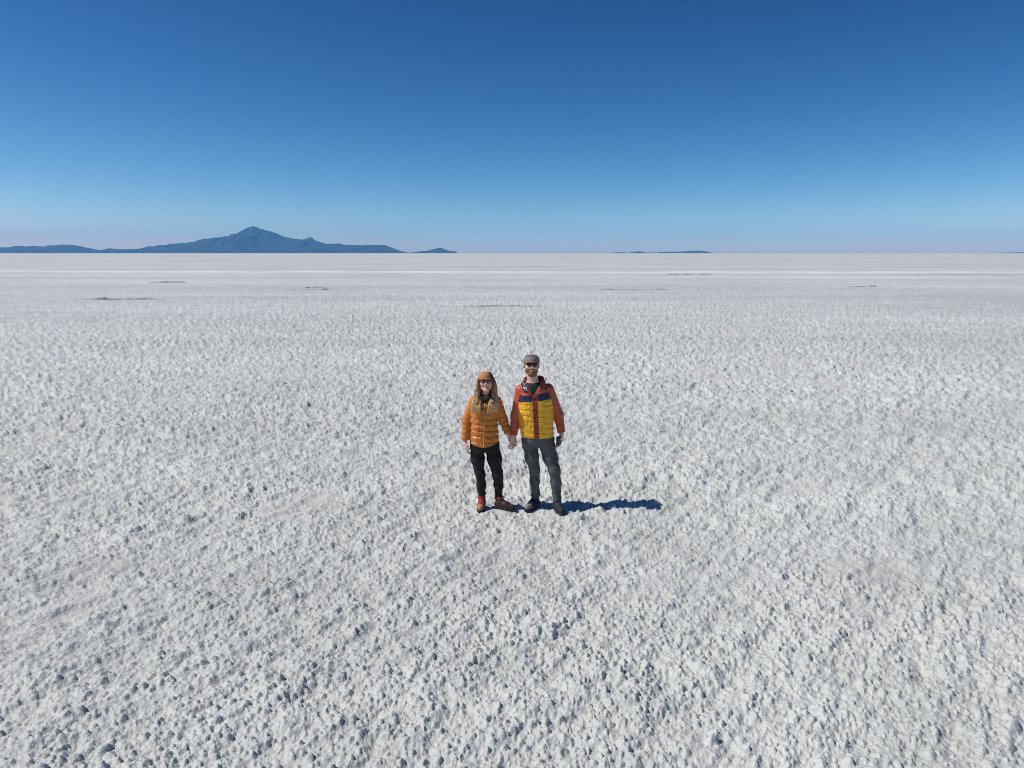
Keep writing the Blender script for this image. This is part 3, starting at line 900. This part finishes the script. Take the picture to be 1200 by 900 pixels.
    tp = torso_prim(rows, 2.5, quilt(.066, .0055, .878, 1.40))
    sr = sleeve([(.098, 7.865, 1.420), (.036, 7.885, 1.12), (.006, 7.83, .893)], [.072, .058, .044], .062, .0022)
    sl_ = sleeve([(.404, 7.865, 1.430), (.532, 7.885, 1.13), (.566, 7.83, .925)], [.072, .058, .045], .062, .0022)
    J = Field((-.10, 7.68, .84), (.68, 8.04, 1.63), .0046)
    J.add(tp)
    for s in (sr, sl_):
        for p in s: J.add(p, .028)
    # hood: a soft roll round the neck, open at the front
    hood_pts = [(.318, 7.765, 1.455), (.340, 7.84, 1.515), (.322, 7.93, 1.535), (.245, 7.965, 1.54), (.165, 7.935, 1.525), (.135, 7.85, 1.495), (.150, 7.765, 1.440)]
    hood = chain(hood_pts, [.022, .034, .042, .045, .042, .034, .024])
    for p in hood: J.add(p, .02)
    def vee(x, y, z):
        w = .006 + .068 * np.clip((z - 1.388) / .125, 0, 1.4)
        d = np.abs(x - (.234 - .0 * z)) - w
        return np.maximum(np.maximum(d, y - 7.93), 1.385 - z)
    J.cut((vee, (.08, 7.65, 1.36), (.42, 7.93, 1.62)), .008)
    V, F = J.mesh(); C = centres(V, F)
    dr, dl, dt, dh = dist(sr, C), dist(sl_, C), dist([tp], C), dist(hood, C)
    lab = np.zeros(len(F), int)                                   # 0 yellow body
    bx = C[:, 0] - .26
    zb = 1.318 + .10 * bx; front = C[:, 1] < 7.88
    lab[(C[:, 2] > zb)] = 1                                       # navy chest band
    lab[(C[:, 2] > zb + .078)] = 2                                # rust yoke
    pl = front & (np.abs(C[:, 0] - (.2785 - (C[:, 2] - .88) * .062)) < .029) & (C[:, 2] < 1.40)
    lab[pl] = 3
    lab[(np.minimum(dr, dl) < dt) ] = 4
    lab[(np.minimum(dr, dl) < dt) & (C[:, 0] > .26)] = 5
    lab[(dh < np.minimum(np.minimum(dr, dl), dt) + .004) & (C[:, 2] > 1.40)] = 6
    lab[(lab == 6) & (C[:, 0] < .19) & (C[:, 1] < 7.845)] = 7                 # navy lining turned out
    inner = (np.abs(C[:, 0] - .234) < .085) & (C[:, 2] > 1.375) & front & (vee(C[:, 0], C[:, 1], C[:, 2]) > -.012) & (vee(C[:, 0], C[:, 1], C[:, 2]) < .004)
    lab[inner & (lab != 3)] = 7
    v, f = split(V, F, lab, 0)
    jk = mesh_obj('jacket', v, f, yellow, man, O)
    for k, nm, m in ((1, 'chest_band', navy), (2, 'yoke', rust), (3, 'placket', rust_zip), (4, 'sleeve', rust), (5, 'sleeve', rust), (6, 'hood', rust_hood), (7, 'collar_lining', navy)):
        v, f = split(V, F, lab, k)
        if len(f): mesh_obj(nm, v, f, m, jk, O)
    # white print on the turned-out lining
    PV, PF = [], []
    for dx in (0, .022):
        tube([(.124 + dx, 7.752, 1.478), (.136 + dx, 7.741, 1.459), (.146 + dx, 7.742, 1.437)], .0055, 6, 1, PV, PF)
    mesh_obj('print', PV, PF, white_print, jk, O)
    # shirt
    S_ = Field((.08, 7.74, 1.30), (.42, 7.96, 1.56), .0046)
    S_.add(torso_prim([(1.31, .25, 7.86, .14, .100), (1.42, .245, 7.86, .12, .096), (1.48, .241, 7.86, .095, .088), (1.517, .236, 7.862, .080, .078)]))
    v, f = S_.mesh(); mesh_obj('shirt', v, f, green_shirt, man, O)
    # trousers
    hips = torso_prim([(.76, .29, 7.86, .165, .105), (.84, .289, 7.86, .184, .118), (.93, .285, 7.86, .180, .115)], 2.4)
    lg = [([(.200, 7.86, .82), (.222, 7.855, .62), (.256, 7.845, .47), (.260, 7.87, .32), (.275, 7.885, .085)], [.092, .077, .0595, .054, .045]),
          ([(.392, 7.86, .82), (.440, 7.84, .62), (.487, 7.805, .48), (.508, 7.815, .32), (.523, 7.80, .07)], [.094, .084, .064, .059, .049])]
    v, f = trouser_mesh(hips, lg, (.04, 7.68, .04), (.64, 8.03, .95), .0062, 5, .075)
    mesh_obj('trousers', v, f, grey_denim, man, O)
    o = shoe((.275, 7.885), R(-128), .0, .275, (dark_suede, sunlit_grey_suede, black_rubber, lace_d, dark_suede), man, O)
    o = shoe((.515, 7.80), R(-74), -.004, .285, (dark_suede, dark_suede, black_rubber, lace_d, dark_suede), man, O)
    # the black device in his left hand: a thing of its own
    D = Field((.47, 7.70, .74), (.60, 7.86, .93), .003)
    c = np.array((.528, 7.775, .845))
    def rb(x, y, z):
        X = x - c[0]; Y = y - c[1]; Z = z - c[2]
        ca, sa = math.cos(.5), math.sin(.5)
        X, Y = X * ca + Y * sa, -X * sa + Y * ca
        ax, ay, az = np.abs(X) - .017, np.abs(Y) - .004, np.abs(Z) - .040
        return np.sqrt(np.maximum(ax, 0) ** 2 + np.maximum(ay, 0) ** 2 + np.maximum(az, 0) ** 2) + np.minimum(np.maximum(ax, np.maximum(ay, az)), 0) - .013
    D.add((rb, c - .09, c + .09))
    v, f = D.mesh()
    base = (float(c[0]), float(c[1]), float(c[2] - .055))
    dev = mesh_obj('handheld_device', v, f, black_gloss, None, base); dev.location = base
    tag(dev, "small rounded black handheld device gripped in the man's left hand", 'device')
    n = np.array((math.sin(.5), -math.cos(.5), 0)); t = np.array((math.cos(.5), math.sin(.5), 0)); up = np.array((0, 0, 1.))
    P = np.zeros((8, 8, 3))
    for i, a in enumerate(np.linspace(-1, 1, 8)):
        for j, b in enumerate(np.linspace(-1, 1, 8)):
            P[i, j] = c + n * .0185 + t * .015 * a + up * (.036 * b)
    v, f = grid_shell(P, .003); mesh_obj('screen', v, f, glass_m, dev, base)
    v, f = tube([c - up * .047 - t * .014 + n * .012, c - up * .0505 + n * .012, c - up * .047 + t * .014 + n * .012], .0035, 6)
    mesh_obj('edge_trim', v, f, grey_plastic, dev, base)

# ------------------------------------------------------------------ the woman
def build_woman():
    O = (-0.24, 7.84, 0.0)
    H = Head((-.294, 7.835, 1.530), R(-10), R(2), R(-3), .99)
    B = Field((-.64, 7.60, .02), (.10, 8.04, 1.66), .005)
    B.add(torso_prim([(.72, -.31, 7.865, .145, .095), (.9, -.31, 7.865, .125, .09), (1.12, -.31, 7.865, .13, .095), (1.27, -.302, 7.865, .135, .08), (1.34, -.30, 7.865, .06, .055)]), .04)
    B.add(cone((-.30, 7.87, 1.31), (-.294, 7.85, 1.43), .05, .046), .045)
    for a in ([(-.44, 7.865, 1.285), (-.522, 7.885, 1.06), (-.540, 7.83, .83)], [(-.155, 7.865, 1.285), (-.100, 7.885, 1.08), (-.034, 7.84, .90)]):
        for p in chain(a, [.040, .032, .022]): B.add(p, .03)
    for pts in ([(-.395, 7.865, .78), (-.368, 7.85, .415), (-.349, 7.875, .08)], [(-.225, 7.865, .78), (-.162, 7.84, .41), (-.152, 7.85, .07)]):
        for p in chain(pts, [.075, .042, .030]): B.add(p, .03)
    H.build(B, .95)
    V, F = B.mesh(); parts = [(V, F)]
    hr = hand((-.541, 7.828, .828), (.10, -.10, -1), (.95, .30, 0), 1, (.30, .34, .4, .42), .93, 1.0, .3)
    hl = hand((-.030, 7.845, .905), (.30, .02, -1), (.80, -.55, .1), -1, (.30, .35, .4, .45), .92, 1.0, .4)
    for h in (hr, hl): parts.append(hand_mesh(h))
    nv = 0; VV, FF = [], []
    for v, f in parts:
        VV.append(v); FF.append(f + nv); nv += len(v)
    V = np.vstack(VV); F = np.vstack(FF)
    C = centres(V, F); q = H.loc(C)
    mi = np.zeros(len(F), int)
    mi[(C[:, 2] > 1.38) & (np.abs(q[:, 0]) < .029 - 0.1 * np.abs(q[:, 2] + .062)) & (q[:, 2] < -.049) & (q[:, 2] > -.076) & (q[:, 1] < -.07)] = 1
    wom = mesh_obj('person', V, F, [skin, lips], None, O, mi=mi)
    wom.location = O
    tag(wom, 'woman with long fair hair in a quilted orange jacket and black trousers', 'person', 'couple standing hand in hand')
    sphere(H.w((0, -.0865, -.0605)), (.020, .006, .0062), 'teeth', teeth_m, wom, O, H.M)
    for s in (-1, 1):
        e = sphere(H.w((s * .031, -.0785, .000)), (.0118 * H.k,) * 3, 'eye', white_eye, wom, O)
        sphere(H.w((s * .031, -.0868, .000)), (.0062, .0042, .0062), 'iris', iris_m, e, O, H.M)
        V_, F_ = tube([H.w((s * .016, -.092, .016)), H.w((s * .032, -.090, .021)), H.w((s * .047, -.078, .016))], [.0028, .003, .0016], 6)
        mesh_obj('eyebrow', V_, F_, brow_m, wom, O)
        V_, F_ = tube([H.w((s * .018, -.089, .004)), H.w((s * .031, -.0915, .0085)), H.w((s * .044, -.084, .004))], [.0012, .0018, .0012], 5)
        mesh_obj('eyelash', V_, F_, iris_m, wom, O)
    V, F = [], []
    tube([H.w((-.012, -.101, .006)), H.w((0, -.104, .009)), H.w((.012, -.101, .006))], .0026, 6, 1, V, F)
    for s in (-1, 1):
        tube([H.w((s * .056, -.086, .010)), H.w((s * .073, -.05, .012)), H.w((s * .080, .01, .010))], [.0035, .003, .0026], 6, 1, V, F)
    g = mesh_obj('sunglasses', V, F, frame_m, wom, O)
    for s in (-1, 1):
        Mz = H.M @ np.array([[math.cos(s * .30), -math.sin(s * .30), 0], [math.sin(s * .30), math.cos(s * .30), 0], [0, 0, 1]])
        sphere(H.w((s * .032, -.0935, .000)), (.026 * H.k, .007 * H.k, .019 * H.k), 'lens', mauve_lens, g, O, Mz)
    cap(H, wom, O, cap_tan, cap_dark, cap_rust, cap_tan, .86, (-105, 42), 1.0, .042)  # dark mesh also wraps the right of the crown as its painted shaded side
    # jacket
    rows = [(.768, -.316, 7.865, .172, .125), (.80, -.316, 7.865, .175, .128), (.92, -.314, 7.865, .160, .12), (1.05, -.316, 7.865, .155, .122), (1.18, -.314, 7.865, .158, .128), (1.265, -.306, 7.865, .150, .112), (1.325, -.301, 7.865, .10, .088), (1.372, -.299, 7.865, .066, .07)]
    tp = torso_prim(rows, 2.4, quilt(.068, .010, .76, 1.36, 9))
    sr = sleeve([(-.425, 7.865, 1.285), (-.522, 7.885, 1.06), (-.540, 7.83, .838)], [.068, .056, .043], .06, .007)
    sl_ = sleeve([(-.178, 7.865, 1.285), (-.104, 7.885, 1.08), (-.036, 7.84, .912)], [.068, .054, .041], .06, .007)
    J = Field((-.63, 7.68, .73), (.06, 8.02, 1.42), .0046)
    J.add(tp)
    # the hem dips in the middle
    sl, x, y, z = J.block((-.6, 7.6, .7), (0, 8.1, .86))
    J.d[sl] = np.maximum(J.d[sl], (.768 + .9 * np.abs(x + .325) ** 1.6 + .02 * (x + .325)) - z)
    for s in (sr, sl_):
        for p in s: J.add(p, .026)
    for p in chain([(-.235, 7.79, 1.335), (-.222, 7.86, 1.365), (-.255, 7.93, 1.38), (-.30, 7.945, 1.385), (-.345, 7.93, 1.38), (-.378, 7.86, 1.365), (-.365, 7.79, 1.335)], [.018, .022, .024, .024, .024, .022, .018]): J.add(p, .018)
    def vee(x, y, z):
        w = .004 + .052 * np.clip((z - 1.285) / .09, 0, 1.3)
        return np.maximum(np.maximum(np.abs(x + .302) - w, y - 7.93), 1.282 - z)
    J.cut((vee, (-.4, 7.65, 1.26), (-.2, 7.93, 1.45)), .008)
    V, F = J.mesh(); C = centres(V, F)
    dr, dl, dt = dist(sr, C), dist(sl_, C), dist([tp], C)
    lab = np.zeros(len(F), int)
    arm = np.minimum(dr, dl) < dt - .002
    lab[arm] = 1; lab[arm & (C[:, 0] > -.3)] = 2
    v, f = split(V, F, lab, 0)
    jk = mesh_obj('jacket', v, f, orange, wom, O)
    for k in (1, 2):
        v, f = split(V, F, lab, k); mesh_obj('sleeve', v, f, orange, jk, O)
    zp = []
    for z in np.linspace(.775, 1.278, 22):
        fn = tp[0]; ys = np.linspace(7.70, 7.80, 60)
        dd = np.array([float(np.ravel(fn(np.array([-.318 + .012 * (z - .77) / .5]), np.array([yy]), np.array([z])))[0]) for yy in ys])
        k = int(np.argmax(dd < 0)) if (dd < 0).any() else 30
        zp.append((-.318 + .012 * (z - .77) / .5, ys[k] - .001, z))
    V_, F_ = tube(zp, .0075, 6); mesh_obj('zip', V_, F_, orange_zip, jk, O)
    # dark neck warmer
    N_ = Field((-.42, 7.72, 1.22), (-.18, 7.98, 1.46), .0042)
    for p in chain([(-.30, 7.785, 1.325), (-.25, 7.80, 1.345), (-.228, 7.86, 1.375), (-.25, 7.915, 1.39), (-.30, 7.93, 1.39), (-.35, 7.915, 1.39), (-.372, 7.86, 1.375), (-.35, 7.80, 1.345), (-.30, 7.785, 1.325)], [.03] * 9): N_.add(p, .02)
    N_.add(torso_prim([(1.25, -.303, 7.865, .09, .098), (1.32, -.301, 7.865, .075, .08), (1.37, -.299, 7.865, .062, .066)]), .02)
    v, f = N_.mesh(); mesh_obj('neck_warmer', v, f, scarf_m, wom, O)
    # trousers
    hips = torso_prim([(.70, -.314, 7.865, .150, .105), (.78, -.315, 7.865, .162, .115), (.88, -.312, 7.865, .150, .105)], 2.4)
    lg = [([(-.400, 7.865, .76), (-.398, 7.86, .60), (-.370, 7.85, .42), (-.357, 7.87, .28), (-.349, 7.875, .07)], [.084, .078, .055, .050, .040]),
          ([(-.225, 7.865, .76), (-.200, 7.855, .60), (-.163, 7.84, .41), (-.153, 7.855, .28), (-.150, 7.845, .06)], [.086, .082, .060, .052, .041])]
    v, f = trouser_mesh(hips, lg, (-.56, 7.68, .05), (-.04, 8.02, .90), .0062, 8, .115)
    mesh_obj('trousers', v, f, black_cloth, wom, O)
    o = shoe((-.349, 7.875), R(-98), .0, .255, (red_leather, tan_leather, black_rubber, lace_m, red_leather), wom, O, True)
    o = shoe((-.150, 7.845), R(-24), .0, .262, (dark_leather, dark_leather, black_rubber, lace_m, red_leather), wom, O, True)
    # hair: two falls of wavy locks from under the cap over the chest, and a mass behind
    rnd = random.Random(3)
    HV, HF = [], []
    def lock(s, u, w, tip, rad, n=15):
        # s side, u: 0 front .. 1 back of the head, w: 0 inner .. 1 outer over the chest
        a = H.w((s * (.084 + .010 * u), -.034 + .085 * u, .040))
        b = H.w((s * (.096 + .012 * u + .008 * w), -.036 + .075 * u, -.055))
        sx = a[0] * 0 + H.c[0]
        c = np.array((sx + s * (.080 + .048 * w), 7.785 + .05 * u, 1.375))
        d = np.array((sx + s * (.052 + .098 * w) - .012, 7.732 + .012 * w + .03 * u * w, 1.295))
        e = np.array((sx + s * (.048 + .090 * w) - .020, 7.715 + .012 * w, tip))
        pts = []; ctrl = [a, a, b, c, d, e, e + (e - d) * .2]
        for i in range(n + 1):
            t = i / n * 4; k = min(int(t), 3); f_ = t - k
            p0, p1, p2, p3 = ctrl[k], ctrl[k + 1], ctrl[k + 2], ctrl[k + 3]
            p = .5 * ((2 * p1) + (-p0 + p2) * f_ + (2 * p0 - 5 * p1 + 4 * p2 - p3) * f_ ** 2 + (-p0 + 3 * p1 - 3 * p2 + p3) * f_ ** 3)
            amp = .0055 * min(1, t / 1.5)
            pts.append(p + np.array((math.sin(t * 2.1 + ph) * amp, math.cos(t * 1.9 + ph) * amp * .5, 0)))
        r = [rad * (1 - .75 * (i / n) ** 2.2) for i in range(n + 1)]
        tube(pts, r, 5, .6, HV, HF)
    for s in (-1, 1):
        for i in range(95):
            ph = rnd.random() * 6; lock(s, rnd.random(), rnd.random(), 1.17 + .07 * rnd.random() + (.02 if s > 0 else 0), .0048 + .0045 * rnd.random())
        for i in range(90):
            ph = rnd.random() * 6; lock(s, rnd.random(), rnd.random() * 1.15 - .05, 1.15 + .11 * rnd.random(), .0022 + .002 * rnd.random(), 13)
    hair = mesh_obj('hair', HV, HF, hair_m, wom, O)
    K = Field((-.46, 7.68, 1.18), (-.13, 8.04, 1.66), .005)
    K.add(H.e((0, .030, .030), (.083, .098, .088)))
    for s in (-1, 1):
        for p in chain([H.w((s * .074, .02, .03)), H.w((s * .080, .02, -.06)), (H.c[0] + s * .088, 7.86, 1.38)], [.022, .026, .028]): K.add(p, .03)
        for p in chain([H.w((s * .079, .0, -.03)), (H.c[0] + s * .092, 7.80, 1.39), (H.c[0] + s * .088 - .01, 7.752, 1.30), (H.c[0] + s * .080 - .015, 7.738, 1.225)], [.018, .024, .024, .010]): K.add(p, .03)
    for p in chain([H.w((0, .08, .0)), (H.c[0], 7.97, 1.40), (H.c[0], 7.995, 1.25)], [.07, .06, .035]): K.add(p, .04)
    sl, x, y, z = K.block((-.5, 7.7, 1.1), (0, 8.1, 1.7))
    hx, hy, hz = H.c
    K.d[sl] = np.maximum(K.d[sl], np.maximum(z - hz - .045, np.where(z > 1.44, -(y - hy + .02), -.2) + .0 * z))
    v, f = K.mesh(); mesh_obj('hair_underlayer', v, f, hair_dark, hair, O)

build_man()
build_woman()
# both stand a step further off than they were modelled, a touch smaller
for o in list(COL.objects):
    if o.parent is None and o.get('category') in ('person', 'device'):
        k_ = 0.991
        o.location = (o.location.x * 1.0128, (o.location.y - 7.82) * k_ + 7.92, o.location.z * k_)
        o.scale = (k_,) * 3
